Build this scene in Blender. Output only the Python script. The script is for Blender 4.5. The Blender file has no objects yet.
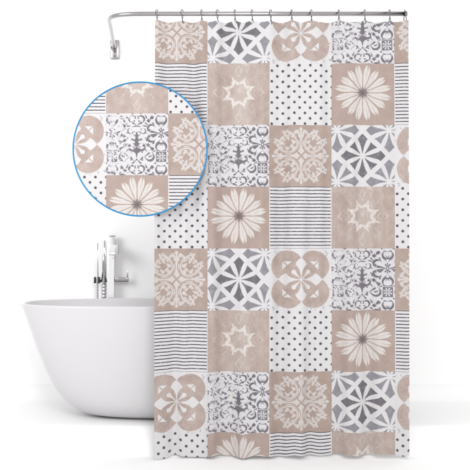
import bpy, bmesh, math, random
from mathutils import Vector
random.seed(7)
scene = bpy.context.scene
col = scene.collection

# ------------------------------------------------------------------ camera
F_PX, EYE = 870.0, 1.03                       # focal length in photo pixels, eye height
CAM_SRC = 470
def W(px, py, Y):                             # point of the place seen at a photo pixel, at depth Y
    return Vector(((px-235)*Y/F_PX, Y, EYE-(py-235)*Y/F_PX))
cd = bpy.data.cameras.new('camera'); cam = bpy.data.objects.new('camera', cd); col.objects.link(cam)
cam.location = (0, 0, EYE); cam.rotation_euler = (math.pi/2, 0, 0)
cd.sensor_width = 36; cd.lens = F_PX/CAM_SRC*36; cd.clip_end = 200
scene.camera = cam

# ------------------------------------------------------------------ tagging
def tag(o, label=None, cat=None, group=None, kind=None):
    if label: o['label'] = label
    if cat: o['category'] = cat
    if group: o['group'] = group
    if kind: o['kind'] = kind
    return o
def empty(name, loc):
    o = bpy.data.objects.new(name, None); col.objects.link(o); o.location = loc
    o.empty_display_size = .05
    return o
def link(name, bm, mat, parent=None, smooth=True):
    me = bpy.data.meshes.new(name); bm.normal_update(); bm.to_mesh(me); bm.free()
    for m in (mat if isinstance(mat, list) else [mat]): me.materials.append(m)
    if smooth:
        for p in me.polygons: p.use_smooth = True
    o = bpy.data.objects.new(name, me); col.objects.link(o)
    if parent:
        o.parent = parent
        o.matrix_parent_inverse.identity()
        pl = parent.location
        me.transform(__import__('mathutils').Matrix.Translation(-pl))
    return o

# ------------------------------------------------------------------ node expressions
class G:                                      # a node tree under construction
    def __init__(s, name):
        s.m = bpy.data.materials.new(name); s.m.use_nodes = True
        s.t = s.m.node_tree; s.t.nodes.clear()
    def node(s, ty, **kw):
        n = s.t.nodes.new(ty)
        for k, v in kw.items(): setattr(n, k, v)
        return n
    def set(s, sock, v):
        if isinstance(v, E): s.t.links.new(v.s, sock)
        else: sock.default_value = v
    def math(s, op, a, b=0.0, c=None, clamp=False):
        n = s.node('ShaderNodeMath', operation=op, use_clamp=clamp)
        s.set(n.inputs[0], a); s.set(n.inputs[1], b)
        if c is not None: s.set(n.inputs[2], c)
        return E(s, n.outputs[0])
    def vm(s, op, a, b=None, out=0, scale=None):
        n = s.node('ShaderNodeVectorMath', operation=op)
        s.set(n.inputs[0], a)
        if b is not None: s.set(n.inputs[1], b)
        if scale is not None: s.set(n.inputs['Scale'], scale)
        return E(s, n.outputs[out])
    def comb(s, x, y, z=0.0):
        n = s.node('ShaderNodeCombineXYZ')
        for i, v in enumerate((x, y, z)): s.set(n.inputs[i], v)
        return E(s, n.outputs[0])
    def sep(s, v):
        n = s.node('ShaderNodeSeparateXYZ'); s.set(n.inputs[0], v)
        return E(s, n.outputs[0]), E(s, n.outputs[1])
    def mix(s, f, a, b):
        n = s.node('ShaderNodeMix', data_type='RGBA')
        s.set(n.inputs[0], f)
        for i, v in ((6, a), (7, b)):
            s.set(n.inputs[i], v if isinstance(v, E) else (*v, 1))
        return E(s, n.outputs[2])
    def noise(s, vec, scale, detail=2.0, rough=.5, out=0):
        n = s.node('ShaderNodeTexNoise'); s.set(n.inputs['Vector'], vec)
        n.inputs['Scale'].default_value = scale; n.inputs['Detail'].default_value = detail
        n.inputs['Roughness'].default_value = rough
        return E(s, n.outputs[out])
    def step(s, x, a, b):                     # smooth 0..1 as x goes a..b
        n = s.node('ShaderNodeMapRange', interpolation_type='SMOOTHSTEP')
        s.set(n.inputs[0], x); n.inputs[1].default_value = a; n.inputs[2].default_value = b
        return E(s, n.outputs[0])
    def less(s, x, e=.012): return s.step(x, e, -e)       # 1 where x < 0 (ink edge)
class E:
    def __init__(s, g, sock): s.g, s.s = g, sock
    def __add__(a, b): return a.g.math('ADD', a, b)
    __radd__ = __add__
    def __sub__(a, b): return a.g.math('SUBTRACT', a, b)
    def __rsub__(a, b): return a.g.math('SUBTRACT', b, a)
    def __mul__(a, b): return a.g.math('MULTIPLY', a, b)
    __rmul__ = __mul__
    def __neg__(a): return a.g.math('MULTIPLY', a, -1.0)
    def abs(a): return a.g.math('ABSOLUTE', a)
    def min(a, b): return a.g.math('MINIMUM', a, b)
    def max(a, b): return a.g.math('MAXIMUM', a, b)

def dist(g, p, c): return g.vm('DISTANCE', p, (c[0], c[1], 0), out=1)
def circ(g, p, c, r): return dist(g, p, c) - r
def ring(g, p, c, R, w): return (dist(g, p, c) - R).abs() - w
def seg(g, p, a, b, w0, w1=None):             # straight stroke, optionally tapering from w0 to w1
    dx, dy = b[0]-a[0], b[1]-a[1]; L2 = dx*dx+dy*dy
    d = g.vm('SUBTRACT', p, (a[0], a[1], 0))
    t = g.math('MULTIPLY', g.vm('DOT_PRODUCT', d, (dx, dy, 0), out=1), 1/L2, clamp=True)
    q = g.vm('SCALE', (dx, dy, 0), scale=t)
    r = g.vm('DISTANCE', d, q, out=1)
    if w1 is None: return r - w0
    return r - g.math('MULTIPLY_ADD', t, w1-w0, w0)
def half(g, p, n, k):                         # negative where p.n < k
    return g.vm('DOT_PRODUCT', p, (n[0], n[1], 0), out=1) - k
def arc(g, p, c, R, w, n, k):                 # the part of a ring where p.n < k
    return ring(g, p, c, R, w).max(half(g, p, n, k))
def leaf(g, p, ang, r0, r1, w, skew=.5):      # pointed petal along a direction from the origin
    c, s = math.cos(ang), math.sin(ang)
    al = g.vm('DOT_PRODUCT', p, (c, s, 0), out=1)
    pe = g.vm('DOT_PRODUCT', p, (-s, c, 0), out=1).abs()
    m = r0+(r1-r0)*skew
    # two parabolas meeting at the widest point
    t1 = g.math('MULTIPLY', al - m, 1/(r1-m)); t0 = g.math('MULTIPLY', al - m, -1/(m-r0))
    t = t1.max(t0)
    return pe - (1.0 - t*t)*w
def union(*ds):
    r = ds[0]
    for d in ds[1:]: r = r.min(d)
    return r

# ------------------------------------------------------------------ fabric colours (linear)
def lin(r, g_, b):
    f = lambda c: (c/255/12.92) if c/255 <= .04045 else ((c/255+.055)/1.055)**2.4
    return (f(r), f(g_), f(b))
C_WHITE = lin(228, 226, 228)
C_BEIGE = lin(175, 157, 148)
C_BEIGE2 = lin(203, 187, 181)
C_CREAM = lin(219, 212, 210)
C_DARK = lin(119, 115, 121)
C_LIGHTG = lin(149, 147, 154)
C_INK = lin(86, 81, 91)

def start(name, wob=.012):
    g = G(name)
    uv = g.node('ShaderNodeUVMap', uv_map='tile')
    p = E(g, uv.outputs[0])
    tc = g.node('ShaderNodeTexCoord'); g.ob = E(g, tc.outputs['Object'])
    nz = g.noise(g.vm('ADD', g.vm('SCALE', g.ob, scale=1.0), (3.1, 0, 0)), 55, 2, .6, out=1)
    g.raw = p
    p = g.vm('ADD', p, g.vm('SCALE', g.vm('SUBTRACT', nz, (.5, .5, .5)), scale=wob*2))
    u, v = g.sep(p)
    return g, g.comb(u, v), u, v
def linen(g, a, b):                           # beige printed linen: two crossed thread noises
    v = g.ob
    h = g.noise(g.vm('MULTIPLY', v, (40, 1, 520)), 1.0, 2, .6)
    k = g.noise(g.vm('MULTIPLY', v, (520, 1, 40)), 1.0, 2, .6)
    bl = g.noise(v, 14, 4, .6)
    f = (h + k)*.5
    f = g.step(f*.62 + bl*.38, .36, .62)
    return g.mix(f, a, b)
def finish(g, colour, rough=.72):
    # woven cloth: very fine bump, slight mottling
    mott = g.noise(g.ob, 210, 3, .7)
    c2 = g.node('ShaderNodeHueSaturation'); g.set(c2.inputs['Color'], colour)
    g.set(c2.inputs['Value'], g.math('MULTIPLY_ADD', mott, .20, .64))
    wv = g.noise(g.vm('MULTIPLY', g.ob, (900, 1, 260)), 1.0, 1, .5)
    bp = g.node('ShaderNodeBump'); bp.inputs['Strength'].default_value = .12
    bp.inputs['Distance'].default_value = .001
    g.set(bp.inputs['Height'], wv)
    b = g.node('ShaderNodeBsdfPrincipled')
    g.t.links.new(c2.outputs[0], b.inputs['Base Color']); g.t.links.new(bp.outputs[0], b.inputs['Normal'])
    b.inputs['Roughness'].default_value = rough
    b.inputs['Specular IOR Level'].default_value = .25
    o = g.node('ShaderNodeOutputMaterial'); g.t.links.new(b.outputs[0], o.inputs[0])
    return g.m
def fold4(g, u, v): return u.abs(), v.abs()
def fold8(g, u, v):
    a, b = u.abs(), v.abs()
    return g.comb(a.max(b), a.min(b))
D2R = math.pi/180

def m_stripes():
    g, p, u, v = start('striped_fabric', .006)
    ph = g.math('PINGPONG', v + 1.0 - .005, .0556)          # 0 at a line, .0556 between lines
    ink = g.less(ph - .0165, .006) * g.less(u.abs() - .975, .01)
    wear = g.step(g.noise(g.ob, 60, 3, .6), .25, .5)
    return finish(g, g.mix(ink*(wear*.3 + .7), C_WHITE, C_INK))
def m_dots():
    g, p, u, v = start('dotted_fabric', .008)
    a = g.math('WRAP', u + .924, .176, -.176); b = g.math('WRAP', v + .766, .172, -.172)
    a2 = .176 - a.abs(); b2 = .172 - b.abs()
    d = g.vm('LENGTH', g.comb(a, b), out=1).min(g.vm('LENGTH', g.comb(a2, b2), out=1))
    ink = g.less(d - .044, .018)
    return finish(g, g.mix(ink, C_WHITE, C_INK))
def m_grey_flower():
    g, p, u, v = start('grey_flower_fabric')
    a, b = u.abs(), v.abs()
    outer = g.math('GREATER_THAN', a + b, .835)
    def pick(x): return (x + ((.835 - x*2.0) * outer)).abs()
    A, B = pick(a), pick(b)
    q = g.comb(A.max(B), A.min(B))
    dia = A + B - .725
    bow = circ(g, q, (.40, 0), .325)                        # rounded shoulders of the axis arrows
    tri = circ(g, q, (.33, .33), .13)
    body = dia.max(bow.min(tri))
    pet = leaf(g, q, 22.5*D2R, -.01, .68, .074, .68)
    grey = g.less(body) * (1.0 - g.less(pet))
    wear = g.step(g.noise(g.ob, 45, 4, .65), .2, .55)
    ink = g.mix(outer, C_DARK, C_LIGHTG)
    return finish(g, g.mix(grey*(wear*.25 + .75), C_WHITE, ink))
def m_beige_circles():
    g, p, u, v = start('beige_circle_fabric')
    a, b = fold4(g, u, v)
    r4 = g.comb(a, b); q = g.comb(a.max(b), a.min(b))
    discs = circ(g, r4, (.43, .43), .503)
    pale = union(leaf(g, q, 0, .04, .71, .20, .60), leaf(g, q, 45*D2R, .04, .43, .105, .68))
    pet = leaf(g, q, 22.5*D2R, .03, .52, .064, .6)
    tri = (a - .585).max(b - .585).max(.90 - (a + b)).max(.026 - (a - b).abs())
    inside = g.less(discs)
    w1 = g.less(pale)*(1.0 - g.less(pet))
    w1 = g.math('MAXIMUM', w1, g.less(tri))
    beige = g.math('MAXIMUM', inside*(1.0 - w1), g.less(pet))
    # scattered specks of the old print in the corners
    sp = g.step(g.noise(g.raw, 7.5, 2, .5), .60, .66)*(1.0 - inside)*g.step(a + b, 1.15, 1.3)
    base = g.mix(sp*.55, C_WHITE, C_LIGHTG)
    return finish(g, g.mix(beige, base, linen(g, C_BEIGE, C_BEIGE2)))
def m_damask():
    g, p, u, v = start('damask_fabric', .016)
    q = fold8(g, u, v)
    d = union(
        circ(g, q, (.17, 0), .0).max(-1.0),
        (g.vm('DOT_PRODUCT', g.vm('ABSOLUTE', g.vm('SUBTRACT', q, (.165, .0, 0))), (1, 1, 0), out=1) - .125),
        seg(g, q, (.30, 0), (.46, 0), .07, .095),
        arc(g, q, (.40, .40), .285, .040, (1, 1), 1.08),     # ring round each quarter
        seg(g, q, (.61, .20), (.73, .40), .035, .075),
        circ(g, q, (.715, .46), .092), circ(g, q, (.80, .54), .042), circ(g, q, (.83, .44), .036), circ(g, q, (.61, .57), .045), circ(g, q, (.54, .52), .03), seg(g, q, (.70, .36), (.60, .31), .035, .012), seg(g, q, (.66, .30), (.56, .27), .03, .01),
        seg(g, q, (.60, .43), (.54, .40), .05, .03),
        circ(g, q, (.44, .24), .06), seg(g, q, (.44, .22), (.50, .31), .045, .025),
        circ(g, q, (.245, .245), .062), circ(g, q, (.34, .30), .04),
        seg(g, q, (.46, 0), (.90, 0), .042, .026),            # fleur on each axis
        circ(g, q, (.86, 0), .055), circ(g, q, (.78, .13), .065), circ(g, q, (.72, .21), .05),
        seg(g, q, (.62, .05), (.80, .12), .04, .05), seg(g, q, (.78, .17), (.68, .25), .045, .02))
    cut = union(circ(g, q, (.72, .44), .030), arc(g, q, (.40, .40), .30, .007, (1, 1), .86), seg(g, q, (.68, .38), (.63, .27), .012, .006), circ(g, q, (.69, .125), .034),
                ring(g, q, (.40, .40), .365, .014).max(half(g, q, (1, 1), .93)),
                seg(g, q, (.50, .085), (.60, .13), .014),
                g.vm('DOT_PRODUCT', q, (.7, -.7, 0), out=1).abs().max(half(g, q, (1, 1), .34)) - .012)
    m = g.less(d, .016)*(1.0 - g.less(cut, .014))
    wear = g.step(g.noise(g.ob, 75, 4, .7), .28, .46)
    return finish(g, g.mix(m*(wear*.55 + .42), linen(g, lin(171, 151, 142), lin(190, 173, 164)), C_CREAM))
def m_star():
    g, p, u, v = start('faded_star_fabric', .02)
    q = g.vm('SCALE', fold8(g, u, v + .045), scale=.88); r = g.vm('LENGTH', q, out=1)
    # eight hollow scallops meeting in points
    d = union(ring(g, q, (.37, 0), .105, .044).max(half(g, q, (1, 0), .365)),
              ring(g, q, (.265, .265), .108, .044).max(half(g, q, (1, 1), .51)),
              seg(g, q, (.325, .135), (.44, .18), .042, .016))
    s = g.math('MAXIMUM', g.less(d, .02), g.less(union(ring(g, q, (.52, 0), .10, .012).max(half(g, q, (1, 0), .50)), seg(g, q, (.36, .36), (.50, .50), .016, .006)), .02)*.45)
    a = u.abs()
    ch = ((a - .80) + (v + .045).abs() ).abs() - .02
    ch = ch.max(a - .86).max((.70 - a))
    top = ((a*1.6) + (v + .74).abs() - .17).abs() - .025
    bot = ((a*1.6) + (v - .74).abs() - .17).abs() - .025
    blot = g.step(g.noise(g.vm('MULTIPLY', g.raw, (1, .6, 1)), 4.5, 5, .7), .42, .70)
    worn = g.step(g.noise(g.ob, 90, 4, .7), .38, .55)
    lines = g.math('MAXIMUM', g.less(union(ch, top, bot), .03)*.75, s)
    streak = g.step((u - .09).abs(), .36, .14)
    f = g.math('MAXIMUM', lines*(worn*.45 + .55), blot*(streak*.45 + .24))
    f = g.math('MAXIMUM', f, streak*.20)
    return finish(g, g.mix(f, linen(g, lin(179, 160, 152), lin(195, 179, 171)), lin(231, 225, 221)))
def m_big_flower():
    g, p, u, v = start('petal_flower_fabric', .014)
    a, b = u.abs(), (v + .05).abs()
    q = g.comb(a.max(b), a.min(b))
    pet = leaf(g, q, 11.5*D2R, .08, .95, .102, .70)
    notch1 = seg(g, q, (.99, .215), (.76, .150), .055, .0)
    p2 = leaf(g, q, 33.5*D2R, .10, .89, .104, .68).max(-seg(g, q, (.82, .53), (.62, .405), .055, .0))
    d = union(pet.max(-notch1), p2)
    gap = union(seg(g, q, (.0, 0), (.80, 0), .024, .012), seg(g, q, (.1, .09), (.62, .60), .020, .014),
                seg(g, q, (.1, .040), (.80, .34), .020, .014), seg(g, q, (.45, .30), (.74, .45), .002, .012),
                seg(g, q, (.5, .10), (.86, .20), .002, .010))
    m = g.less(d, .014)*(1.0 - g.less(gap, .012)*.85)
    r = g.vm('LENGTH', q, out=1)
    eye = union(circ(g, q, (0, 0), .085), leaf(g, q, 0, .03, .19, .034, .3), leaf(g, q, 40*D2R, .03, .17, .032, .3))
    wear = g.step(g.noise(g.ob, 60, 4, .7), .25, .5)
    # dry-brush streaks running down the petals
    ang = g.node('ShaderNodeMath', operation='ARCTAN2'); g.set(ang.inputs[0], v + .05); g.set(ang.inputs[1], u)
    brush = g.step(g.noise(g.comb(E(g, ang.outputs[0])*14.0, r*2.2), 1.6, 3, .6), .45, .75)
    c = g.mix(m*(wear*.2 + .8), linen(g, C_BEIGE, lin(190, 170, 162)), g.mix(brush, lin(226, 220, 217), lin(212, 203, 198)))
    return finish(g, g.mix(g.less(eye, .04)*.9, c, lin(112, 102, 108)))
def m_arabesque():
    g, p, u, v = start('arabesque_fabric', .014)
    # photo-tile pixels: 222 px = 1; mirror lines at x = 235 and 410
    x = g.math('PINGPONG', u*222.0 + 3.0, 175.0)
    y = g.math('WRAP', v*222.0 + 235.0, 377.0, 20.0)
    P = g.comb(x, y)
    s = lambda *k: seg(g, P, *k)
    c = lambda *k: circ(g, P, *k)
    dia = lambda cx, cy, r: g.vm('DOT_PRODUCT', g.vm('ABSOLUTE', g.vm('SUBTRACT', P, (cx, cy, 0))), (1, 1, 0), out=1) - r
    cres = lambda c1, r1, c2, r2: circ(g, P, c1, r1).max(-circ(g, P, c2, r2))
    d = union(
        s((0, 166), (0, 238), 9, 15), s((0, 208), (30, 202), 8, 5), c((33, 200), 7), s((22, 230), (0, 240), 4, 8),
        dia(0, 280, 30), s((0, 300), (0, 332), 8, 2),
        cres((38, 255), 27, (35, 249), 20), c((49, 244), 9), c((24, 252), 5), s((14, 284), (48, 279), 9, 4), c((40, 292), 6),
        cres((33, 54), 28, (26, 59), 22), c((17, 68), 6), s((32, 80), (6, 94), 8, 2), s((4, 104), (30, 110), 5, 2), s((6, 30), (12, 48), 2, 5),
        cres((46, 140), 22, (39, 137), 19), c((30, 152), 6), c((33, 127), 5), s((14, 146), (26, 142), 4, 2), s((62, 150), (76, 158), 4, 2),
        cres((102, 118), 30, (110, 125), 23), c((91, 132), 8), s((106, 143), (160, 155), 9, 2),
        cres((102, 194), 30, (110, 187), 23), c((91, 180), 8), s((106, 170), (160, 158), 9, 2), s((118, 178), (142, 168), 9, 3),
        cres((162, 62), 31, (172, 53), 27), s((146, 82), (170, 108), 7, 1), s((150, 31), (172, 35), 5, 2), s((163, 66), (174, 80), 2, 4),
        s((160, 130), (170, 143), 6, 3), s((160, 180), (170, 167), 6, 3), ring(g, P, (175, 155), 10, 3.5), s((175, 168), (175, 190), 3, 5), s((175, 142), (175, 120), 3, 5),
        cres((162, 250), 31, (172, 259), 27), s((146, 230), (171, 202), 7, 1), s((144, 279), (172, 282), 5, 2), s((163, 246), (174, 232), 2, 4),
        (((x - 175.0).abs().max((y - 325.0).abs()) - 33.0).abs() - 4.0),
        s((149, 299), (165, 315), 8, 2), s((149, 351), (165, 335), 8, 2), dia(175, 325, 8), s((150, 325), (164, 325), 6, 2), s((175, 300), (175, 314), 6, 2), s((175, 350), (175, 336), 6, 2),
        cres((96, 326), 34, (89, 317), 27), s((54, 326), (88, 299), 2, 7), s((58, 331), (84, 352), 2, 7), c((90, 324), 6), s((98, 322), (112, 312), 5, 2),
        c((96, 326), 3), s((40, 332), (22, 350), 7, 2), dia(40, 347, 8),
        s((0, 150), (0, 162), 5, 8), s((8, 175), (24, 164), 5, 2), c((0, 345), 7), s((10, 352), (30, 372), 3, 6), s((62, 186), (74, 208), 3, 6),
        s((58, 270), (74, 286), 5, 2), s((60, 20), (70, 44), 2, 6), s((64, 84), (76, 96), 6, 3), c((66, 232), 4), s((128, 210), (118, 228), 2, 7), s((126, 96), (116, 82), 2, 6),
        s((130, 282), (112, 292), 5, 2), s((45, 100), (66, 106), 3, 6), dia(132, 372, 9),
        dia(82, 240, 15), dia(112, 268, 16), dia(84, 66, 15), dia(110, 42, 16), s((96, 54), (104, 47), 5), s((94, 252), (104, 260), 5))
    d = d + .3
    m = g.less(d, 3.0)
    # left half of the print is worn away in patches
    rub = .01 + g.noise(g.raw, 8.5, 3, .6) + g.step(g.math('MULTIPLY', u, 1.0), -.25, .15)*.42
    keep = g.step(rub, .44, .52)
    spk = g.step(g.noise(g.raw, 26, 3, .7), .58, .66)*g.step(u, .1, -.3)*.35
    f = g.math('MAXIMUM', m*keep*.92, spk)
    base = g.mix(g.step(g.noise(g.raw, 3, 3, .6), .35, .7)*.5, C_WHITE, lin(212, 209, 215))
    ink = g.mix(g.noise(g.ob, 40, 3, .6), lin(84, 78, 88), lin(128, 122, 132))
    return finish(g, g.mix(f, base, ink))

MOTIF = {'D': m_damask(), 'G': m_grey_flower(), 'K': m_beige_circles(), 'R': m_arabesque(),
         '=': m_stripes(), 'S': m_star(), ':': m_dots(), 'F': m_big_flower()}
KEYS = list(MOTIF); MATS = [MOTIF[k] for k in KEYS]

# ------------------------------------------------------------------ plain materials
def plain(name, colour, rough=.5, metal=0.0, spec=.5, bump=0.0, scale=40.0, var=.04, coat=0.0):
    g = G(name)
    tc = g.node('ShaderNodeTexCoord'); ob = E(g, tc.outputs['Object'])
    n = g.noise(ob, scale, 3, .6)
    c = g.mix(n, tuple(k*(1-var) for k in colour), tuple(min(1, k*(1+var)) for k in colour))
    b = g.node('ShaderNodeBsdfPrincipled'); g.set(b.inputs['Base Color'], c)
    g.set(b.inputs['Roughness'], g.math('MULTIPLY_ADD', n, .08, rough-.04))
    b.inputs['Metallic'].default_value = metal; b.inputs['Specular IOR Level'].default_value = spec
    b.inputs['Coat Weight'].default_value = coat; b.inputs['Coat Roughness'].default_value = .08
    if bump:
        bp = g.node('ShaderNodeBump'); bp.inputs['Strength'].default_value = bump; bp.inputs['Distance'].default_value = .002
        g.set(bp.inputs['Height'], n); g.t.links.new(bp.outputs[0], b.inputs['Normal'])
    o = g.node('ShaderNodeOutputMaterial'); g.t.links.new(b.outputs[0], o.inputs[0])
    return g.m
M_WALL = plain('white_wall_paint', (.95, .95, .95), .85, spec=.1, bump=.03, scale=180, var=.006)
M_FLOOR = plain('white_floor_paint', (.92, .92, .92), .8, spec=.1, bump=.02, scale=120, var=.006)
M_TUB = plain('white_acrylic', (.60, .588, .606), .2, spec=.45, scale=3, var=.01)
M_STEEL = plain('brushed_steel', (.40, .385, .40), .22, metal=1, scale=300, var=.08)
M_CHROME = plain('polished_chrome', (.90, .895, .905), .12, metal=1, scale=60, var=.03)
M_WIRE = plain('dark_wire', (.20, .185, .20), .35, metal=.9, scale=200, var=.1)
M_RUBBER = plain('black_plastic', (.03, .028, .03), .4, scale=100, var=.1)
M_HOSE = plain('grey_steel_hose', (.55, .54, .56), .35, metal=.8, scale=200, var=.08)
M_BLUE = plain('bright_blue_outline', lin(22, 124, 178), .38, scale=90, var=.05)
M_BACKING = plain('white_inset_backing', (.78, .78, .78), .7, scale=60, var=.02)

# ------------------------------------------------------------------ mesh helpers
def tube(bm, pts, r, n=16, cap=True, closed=False):
    pts = [Vector(p) for p in pts]; rings = []; N = len(pts); up = None
    for i, p in enumerate(pts):
        if closed: t = pts[(i+1) % N]-pts[i-1]
        else: t = pts[min(i+1, N-1)]-pts[max(i-1, 0)]
        t.normalize()
        if up is None:
            up = Vector((0, 0, 1)) if abs(t.z) < .9 else Vector((1, 0, 0))
        s = t.cross(up).normalized(); up = s.cross(t).normalized()
        rr = r[i] if isinstance(r, (list, tuple)) else r
        rings.append([bm.verts.new(p + (s*math.cos(2*math.pi*k/n) + up*math.sin(2*math.pi*k/n))*rr) for k in range(n)])
    for i in range(N if closed else N-1):
        A, B = rings[i], rings[(i+1) % N]
        for k in range(n):
            bm.faces.new((A[k], A[(k+1) % n], B[(k+1) % n], B[k]))
    if cap and not closed:
        bm.faces.new(rings[0][::-1]); bm.faces.new(rings[-1])
    bmesh.ops.recalc_face_normals(bm, faces=bm.faces[:])
def box(bm, lo, hi, bev=.002):
    r = bmesh.ops.create_cube(bm, size=1)
    c = (Vector(lo)+Vector(hi))/2; d = Vector(hi)-Vector(lo)
    for v in r['verts']: v.co = Vector((v.co.x*d.x, v.co.y*d.y, v.co.z*d.z))+c
    if bev:
        es = list({e for v in r['verts'] for e in v.link_edges})
        bmesh.ops.bevel(bm, geom=es, offset=bev, segments=2, affect='EDGES', profile=.6)

# ------------------------------------------------------------------ wall and floor
WALL_Y = 4.78
bm = bmesh.new()
box(bm, (-7, WALL_Y, -.3), (7, WALL_Y+.15, 4.2), 0)
tag(link('wall', bm, M_WALL, smooth=False), kind='structure')
PLAT = .126
def floor_z(y):                               # the tub's low platform runs out in a rounded step
    t = min(1, max(0, (y-4.02)/.12)); return PLAT*t*t*(3-2*t)
bm = bmesh.new()
ys = [-9, -4, -1, 1, 2.5, 3.6, 3.95] + [4.02+.12*i/16 for i in range(17)] + [4.2, 4.4, 4.6]
ys += [4.7+.079*math.sin(a*math.pi/20) for a in range(0, 11)]
prev = None
for i, y in enumerate(ys):
    z = floor_z(y)
    if y > 4.7: z = PLAT + .079*(1-math.sqrt(max(0, 1-((y-4.7)/.079)**2)))
    row = [bm.verts.new((x, y, z)) for x in (-7, -3, 0, 3, 7)]
    if prev:
        for k in range(4): bm.faces.new((prev[k], prev[k+1], row[k+1], row[k]))
    prev = row
tag(link('floor', bm, M_FLOOR), kind='structure')

# ------------------------------------------------------------------ shower curtain
CY = 4.0
hooks = [156.8, 182, 201.5, 217.3, 234.8, 252, 270.6, 291.6, 311.2, 338.7, 364.7, 389.6, 404.8]
XB = [145.5, 207.5, 269.7, 331.8, 394.0, 456]
YB = [1.6, 63.4, 125.1, 186.7, 248.5, 310.4, 371.8, 432.8, 495]
GRID = ['DGKRD', '=S:F=', 'KRDGK', ':F=S:', 'DGKRD', '=S:F=', 'KRDGK', ':F=S:']
LEFT, RIGHT, TOP, BOT = 154.8, 408.0, 21.0, 456.0
def pleat(px, t):                             # depth of the cloth: hung from hooks, softer folds lower down
    # phase runs through one cycle from hook to hook
    k = 0
    while k < len(hooks)-2 and px > hooks[k+1]: k += 1
    ph = k + (px-hooks[k])/(hooks[k+1]-hooks[k])
    topw = math.exp(-t*7)
    a = .0065*topw*math.cos(2*math.pi*ph)
    s = (px-154)/254
    b = (.0050*math.sin(2*math.pi*(s*5.3+.1+.10*t)) + .0040*math.sin(2*math.pi*(s*9.1-.17*t+.3))
         + .0020*math.sin(2*math.pi*(s*17+.4*t)))
    c = .010*math.sin(2*math.pi*(s*2.1+.35))
    return (a*1.5 + b*2.9*(.45+.55*min(1, t*2.2)) + c*t)*-1
bm = bmesh.new(); uvl = bm.loops.layers.uv.new('tile')
xs, ysx = [], []
for i in range(5):
    a, b = max(XB[i], LEFT), min(XB[i+1], RIGHT); n = max(4, round((b-a)/3.4))
    xs += [(a+(b-a)*k/n, i) for k in range(n)]
xs.append((RIGHT, 4))
for j in range(8):
    a, b = max(YB[j], TOP), min(YB[j+1], BOT); n = max(3, round((b-a)/5))
    ysx += [(a+(b-a)*k/n, j) for k in range(n)]
ysx.append((BOT, 7))
def cloth_pt(px, py):
    t = (py-TOP)/(BOT-TOP)
    qx = px + .5*math.sin(2*math.pi*((px-154)/254*5.3+.35))*min(1, t*3)*min(1, (px-154)/30)*min(1, (409-px)/30) + .6*(1-t)*max(0, min(1, (207-px)/53)) + .6*t*max(0, min(1, (px-330)/78))
    qy = py
    k = 0                                     # top edge dips a little between hooks, foot sways
    while k < len(hooks)-2 and px > hooks[k+1]: k += 1
    w = (px-hooks[k])/(hooks[k+1]-hooks[k])
    if 0 < w < 1: qy += 1.1*math.sin(math.pi*w)*math.exp(-t*26)
    s = (px-154)/254
    qy += (1.4-3.2*s)*t**6 + 1.0*math.sin(2*math.pi*(s*6.2+.2))*t**8 + .5*math.sin(2*math.pi*(s*13+.6))*t**8
    v = W(qx, qy, CY); v.y += pleat(px, t)
    return v
grid = [[bm.verts.new(cloth_pt(x[0], y[0])) for x in xs] for y in ysx]
for j in range(len(ysx)-1):
    for i in range(len(xs)-1):
        ti, tj = xs[i][1], ysx[j][1]
        f = bm.faces.new((grid[j+1][i], grid[j+1][i+1], grid[j][i+1], grid[j][i]))
        f.material_index = KEYS.index(GRID[tj][ti])
        for lp, (x, y) in zip(f.loops, ((xs[i], ysx[j+1]), (xs[i+1], ysx[j+1]), (xs[i+1], ysx[j]), (xs[i], ysx[j]))):
            lp[uvl].uv = ((x[0]-XB[ti])/(XB[ti+1]-XB[ti])*2-1, (y[0]-YB[tj])/(YB[tj+1]-YB[tj])*2-1)
cur = link('shower_curtain', bm, MATS)
tag(cur, 'long beige, white and grey patchwork tile print curtain hanging from the steel rod', 'shower curtain')

# ------------------------------------------------------------------ rod
ROD_Z = W(0, 13.8, CY).z
rod = empty('curtain_rod', (W(260, 13.8, CY).x, CY, ROD_Z))
tag(rod, 'bent brushed steel rod above the patchwork curtain, fixed to the wall at its left end', 'curtain rod')
P0, P1, P2, P3 = [Vector((x, y, ROD_Z)) for x, y in ((-.40, CY), (-.58, CY), (-.595, CY+.05), (-.605, CY+.22))]
pts = [Vector((W(404.6, 0, CY).x, CY, ROD_Z)), Vector((0, CY, ROD_Z))]
for i in range(25):
    t = i/24
    pts.append(P0*(1-t)**3 + P1*3*t*(1-t)**2 + P2*3*t*t*(1-t) + P3*t**3)
wall_pt = Vector((W(115, 0, WALL_Y).x, WALL_Y-.012, ROD_Z))
for i in range(1, 9): pts.append(P3.lerp(wall_pt, i/8))
bm = bmesh.new(); tube(bm, pts, .0101, 20); link('tube', bm, M_STEEL, rod)
bm = bmesh.new()
e = Vector((W(404.4, 0, CY).x, CY, ROD_Z))
tube(bm, [e, e+Vector((.010, 0, 0)), e+Vector((.012, 0, 0))], [.0120, .0120, .0102], 20)
link('end_cap', bm, M_WIRE, rod)
bm = bmesh.new()
fw, fh = .0245, .052
box(bm, (wall_pt.x-fw, WALL_Y-.016, ROD_Z-fh), (wall_pt.x+fw, WALL_Y-.001, ROD_Z+fh), .004)
fl = link('wall_flange', bm, M_STEEL, rod)
bm = bmesh.new()
tube(bm, [wall_pt+Vector((.001, -.045, 0)), wall_pt+Vector((0, -.003, 0))], .0165, 20)
link('socket', bm, M_STEEL, rod)
for dz in (-.038, .038):
    bm = bmesh.new()
    q = Vector((wall_pt.x, WALL_Y-.016, ROD_Z+dz))
    tube(bm, [q+Vector((0, .002, 0)), q+Vector((0, -.002, 0)), q+Vector((0, -.0035, 0))], [.005, .005, .003], 12)
    link('screw', bm, M_WIRE, rod)

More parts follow.
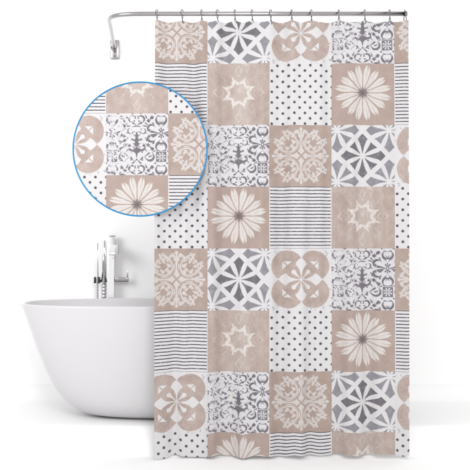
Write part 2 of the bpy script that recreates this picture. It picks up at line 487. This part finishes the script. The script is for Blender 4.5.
# ------------------------------------------------------------------ hooks
ORD = ['leftmost', 'second', 'third', 'fourth', 'fifth', 'sixth', 'seventh', 'eighth', 'ninth', 'tenth', 'eleventh', 'twelfth', 'last']
WHERE = ["curtain's left corner", "first damask tile", "first damask tile's right edge", "grey flower tile's left side",
         "middle of the grey flower tile", "grey flower tile's right side", "left edge of the beige circle tile",
         "left half of the beige circle tile", "right half of the beige circle tile", "left edge of the arabesque tile",
         "middle of the arabesque tile", "right edge of the arabesque tile", "curtain's right corner by the rod end"]
for i, hx in enumerate(hooks):
    x = W(hx, 0, CY).x; yaw = random.uniform(-.17, .17) + (.12 if i == 12 else 0)
    base = Vector((x, CY, ROD_Z))
    loop = []
    zt, zb = .0185, -.050                      # over the rod, down through the cloth
    yf = -.0165
    for k in range(40):
        a = 2*math.pi*k/40
        zz = (zt+zb)/2 + (zt-zb)/2*math.cos(a)
        wdt = .0165*(1 if zz > -.01 else max(.42, 1-(-.01-zz)*14))
        yy = wdt*math.sin(a)*1.0
        xx = .0035*math.sin(2*a) + .004*(zz/.05)**2
        c, s = math.cos(yaw), math.sin(yaw)
        loop.append(base + Vector((xx*c-yy*s, xx*s+yy*c, zz)))
    bm = bmesh.new(); tube(bm, loop, .0019, 8, closed=True)
    h = link('curtain_hook', bm, M_WIRE)
    lab = f'{ORD[i]} wire hook from the left, above the {WHERE[i]}'
    if i == 0: lab = "leftmost wire hook on the rod, above the curtain's left corner"
    if i == 12: lab = "rightmost wire hook, at the rod's free end"
    tag(h, lab, 'curtain hook', 'wire hooks holding the curtain on the rod')

# ------------------------------------------------------------------ bathtub
TX, TY = (189-235)*4.39/F_PX, 4.39
AR, BR = .838, .290
prof = [(.132, .500, .42), (.135, .560, .50), (.143, .612, .60), (.160, .655, .69), (.184, .700, .765), (.213, .743, .82), (.255, .785, .865), (.31, .824, .90),
        (.37, .858, .925), (.46, .902, .952), (.55, .940, .972), (.63, .974, .988), (.680, .996, .998)]
def se(a, b, ang, n=2.7):
    c, s = math.cos(ang), math.sin(ang)
    return a*math.copysign(abs(c)**(2/n), c), b*math.copysign(abs(s)**(2/n), s)
NS = 128
def loft(bm, rows, cap0=False, cap1=False):
    R = []
    for z, a, b in rows:
        R.append([bm.verts.new((TX+se(a, b, 2*math.pi*k/NS)[0], TY+se(a, b, 2*math.pi*k/NS)[1], z)) for k in range(NS)])
    for A, B in zip(R, R[1:]):
        for k in range(NS): bm.faces.new((A[k], A[(k+1) % NS], B[(k+1) % NS], B[k]))
    if cap0: bm.faces.new(R[0][::-1])
    if cap1: bm.faces.new(R[-1])
    bmesh.ops.recalc_face_normals(bm, faces=bm.faces[:])
tub = empty('bathtub', (TX, TY, PLAT))
tag(tub, 'white freestanding bathtub with sloping rounded side, standing behind the patchwork curtain', 'bathtub')
rows = [(z, AR*a, BR*b) for z, a, b in prof]
z1 = .680
rows += [(.686, AR*.9995, BR*1.0), (.690, AR*.996, BR*.988), (.692, AR*.990, BR*.972), (.691, AR*.984, BR*.955), (.686, AR*.979, BR*.940)]
inner = [(.60, .955, .90), (.45, .86, .82), (.33, .77, .74), (.26, .68, .66), (.23, .55, .52), (.222, .3, .28), (.22, .05, .05)]
rows += [(z, AR*a, BR*b) for z, a, b in inner]
bm = bmesh.new(); loft(bm, rows, cap0=True, cap1=True); link('tub_shell', bm, M_TUB, tub)
bm = bmesh.new()
loft(bm, [(PLAT+.001, AR*.505, BR*.42), (PLAT+.006, AR*.505, BR*.42), (PLAT+.0075, AR*.50, BR*.41)], True, True)
link('base_plate', bm, M_TUB, tub)

# ------------------------------------------------------------------ bath faucet
FY = 4.728; k = FY/F_PX
def X(px): return (px-235)*k
def Z(py): return EYE-(py-235)*k
fa = empty('bath_faucet', (X(111), FY, PLAT))
tag(fa, 'tall square chrome floor faucet with side lever, behind the bathtub rim', 'faucet')
bm = bmesh.new(); box(bm, (X(107.2), FY-.018, PLAT+.001), (X(114.8), FY+.018, Z(236.8)), .003); link('column', bm, M_CHROME, fa)
bm = bmesh.new(); box(bm, (X(109.4), FY-.016, Z(236.8)+.0005), (X(115.2), FY+.016, Z(235.4)), .001); link('top_cap', bm, M_STEEL, fa)
bm = bmesh.new(); box(bm, (X(112.6), FY-.155, Z(254.5)), (X(119.6), FY-.0185, Z(244.5)), .004)
sp = link('spout', bm, M_CHROME, fa)
bm = bmesh.new(); box(bm, (X(115.0), FY-.012, Z(281.8)), (X(128.6), FY+.012, Z(277.4)), .002); lv = link('lever_arm', bm, M_STEEL, fa)
bm = bmesh.new(); tube(bm, [(X(127.6), FY, Z(277.6)), (X(127.6), FY, Z(270.2)), (X(127.6), FY, Z(269.8))], [.0042, .0036, .002], 12); link('lever_stick', bm, M_CHROME, fa)
bm = bmesh.new(); box(bm, (X(95.2), FY-.012, Z(282)), (X(107.1), FY+.006, Z(279.6)), .001); link('holder_bar', bm, M_RUBBER, fa)
for cx in (95.6, 99.9):
    bm = bmesh.new(); box(bm, (X(cx-.9), FY-.030, Z(283)), (X(cx+.9), FY-.0125, Z(276.8)), .002); link('holder_clip', bm, M_RUBBER, fa)
bm = bmesh.new(); tube(bm, [(X(103.8), FY, Z(284)), (X(103.8), FY, Z(241)), (X(103.8), FY, Z(240))], [.0138, .0138, .010], 20)
box(bm, (X(103.6)-.005, FY-.004, Z(264)), (X(107.3), FY+.004, Z(262.6)), 0); link('riser_pipe', bm, M_CHROME, fa)
bm = bmesh.new()
ribs = 44
tube(bm, [(X(103.8), FY, Z(284.1)+(Z(322)-Z(284.1))*i/ribs) for i in range(ribs+1)], [.0134 if (i//2) % 2 else .0108 for i in range(ribs+1)], 16)
link('ribbed_sleeve', bm, M_HOSE, fa)

hs = empty('hand_shower', (X(97.8), FY-.021, Z(282)))
tag(hs, 'slim chrome hand shower with ribbed hose, held in the black clips of the faucet', 'hand shower')
hx, hy = X(97.8), FY-.0215
bm = bmesh.new(); tube(bm, [(hx, hy, Z(284.5)), (hx, hy, Z(283)), (hx, hy, Z(243.5)), (hx, hy, Z(242.5))], [.006, .0082, .0088, .006], 16); link('wand', bm, M_CHROME, hs)
path = []
xe = X(103.8)
n1 = 60
for i in range(n1+1): path.append(Vector((hx, hy, Z(284.4) + (Z(352)-Z(284.4))*i/n1)))
rad = (xe-hx)/2
for i in range(1, 24):
    a = math.pi*i/24
    path.append(Vector((hx+rad-rad*math.cos(a), hy+(FY-hy)*i/24, Z(352)-rad*math.sin(a))))
for i in range(n1+1): path.append(Vector((xe, FY, Z(352) + (Z(322.2)-Z(352))*i/n1)))
# resample finely for the ribs
fine = []
acc = 0
for a, b in zip(path, path[1:]):
    m = max(1, round((b-a).length/.0022))
    for j in range(m): fine.append(a.lerp(b, j/m))
fine.append(path[-1])
bm = bmesh.new(); tube(bm, fine, [(.0080 if (i//2) % 2 else .0064) for i in range(len(fine))], 10); link('hose', bm, M_HOSE, hs)

# ------------------------------------------------------------------ round graphic inset built as a disc in a blue hoop
SY = 3.942
sc_ = W(140, 149, SY); SR = 66.9*SY/F_PX
sw = empty('inset_disc', (sc_.x, SY, sc_.z - SR))
tag(sw, "round graphic inset of the patchwork print in a thin blue hoop on the curtain's left edge", 'graphic inset')
SXB = [106-62.2, 106, 168.2, 168.2+62]; SYB = [113.4-61.7, 113.4, 175.2, 175.2+61.7]
SGRID = ['=S:', 'KRD', ':F=']
bm = bmesh.new(); uvl = bm.loops.layers.uv.new('tile')
vs = [bm.verts.new(W(140+66.7*math.cos(2*math.pi*i/160), 149+66.7*math.sin(2*math.pi*i/160), SY)) for i in range(160)]
bm.faces.new(vs[::-1])
bm.normal_update()
if bm.faces[:][0].normal.y > 0: bmesh.ops.reverse_faces(bm, faces=bm.faces[:])
for px in SXB[1:3]: bmesh.ops.bisect_plane(bm, geom=bm.verts[:]+bm.edges[:]+bm.faces[:], plane_co=W(px, 0, SY), plane_no=(1, 0, 0))
for py in SYB[1:3]: bmesh.ops.bisect_plane(bm, geom=bm.verts[:]+bm.edges[:]+bm.faces[:], plane_co=W(0, py, SY), plane_no=(0, 0, 1))
for f in bm.faces:
    c = f.calc_center_median(); px = 235+c.x*F_PX/SY; py = 235-(c.z-EYE)*F_PX/SY
    i = 0 if px < SXB[1] else 1 if px < SXB[2] else 2; j = 0 if py < SYB[1] else 1 if py < SYB[2] else 2
    f.material_index = KEYS.index(SGRID[j][i])
    for lp in f.loops:
        vx = 235+lp.vert.co.x*F_PX/SY; vy = 235-(lp.vert.co.z-EYE)*F_PX/SY
        lp[uvl].uv = ((vx-SXB[i])/(SXB[i+1]-SXB[i])*2-1, (vy-SYB[j])/(SYB[j+1]-SYB[j])*2-1)
link('fabric', bm, MATS, sw, smooth=False)
bm = bmesh.new()
tube(bm, [Vector((sc_.x, SY+.001, sc_.z)), Vector((sc_.x, SY+.006, sc_.z))], SR*.992, 96)
link('inset_backing', bm, M_BACKING, sw, smooth=False)  # added board behind the inset, giving it thickness
bm = bmesh.new()
tube(bm, [Vector((sc_.x+SR*math.cos(2*math.pi*i/160), SY+.001, sc_.z+SR*math.sin(2*math.pi*i/160))) for i in range(160)], .0037, 12, closed=True)
link('outline', bm, M_BLUE, sw)  # blue outline of the inset, modelled as a thin ring

# ------------------------------------------------------------------ light
w = bpy.data.worlds.new('World'); scene.world = w; w.use_nodes = True
bg = w.node_tree.nodes['Background']; bg.inputs[0].default_value = (1, 1, 1, 1); bg.inputs[1].default_value = .96
def area(name, loc, target, size, power, colour=(1, 1, 1)):
    l = bpy.data.lights.new(name, 'AREA'); l.shape = 'DISK'; l.size = size; l.energy = power; l.color = colour
    o = bpy.data.objects.new(name, l); col.objects.link(o); o.location = loc
    o.rotation_euler = (Vector(target)-Vector(loc)).to_track_quat('-Z', 'Y').to_euler()
    return o
area('softbox', (.75, -.2, 2.6), (0, 4.3, .9), 1.6, 78, (1, .985, .975))
area('side_fill', (-2.6, 1.8, 2.3), (-.75, 4.78, 1.40), 2.0, 7, (1, .99, .985)).data.spread = math.radians(55)  # added fill light, brightens the wall left of the curtain

scene.view_settings.view_transform = 'Standard'; scene.view_settings.look = 'None'
scene.view_settings.exposure = 0; scene.view_settings.gamma = 1
scene.render.engine = 'CYCLES'
scene.cycles.use_denoising = True
scene.cycles.max_bounces = 8
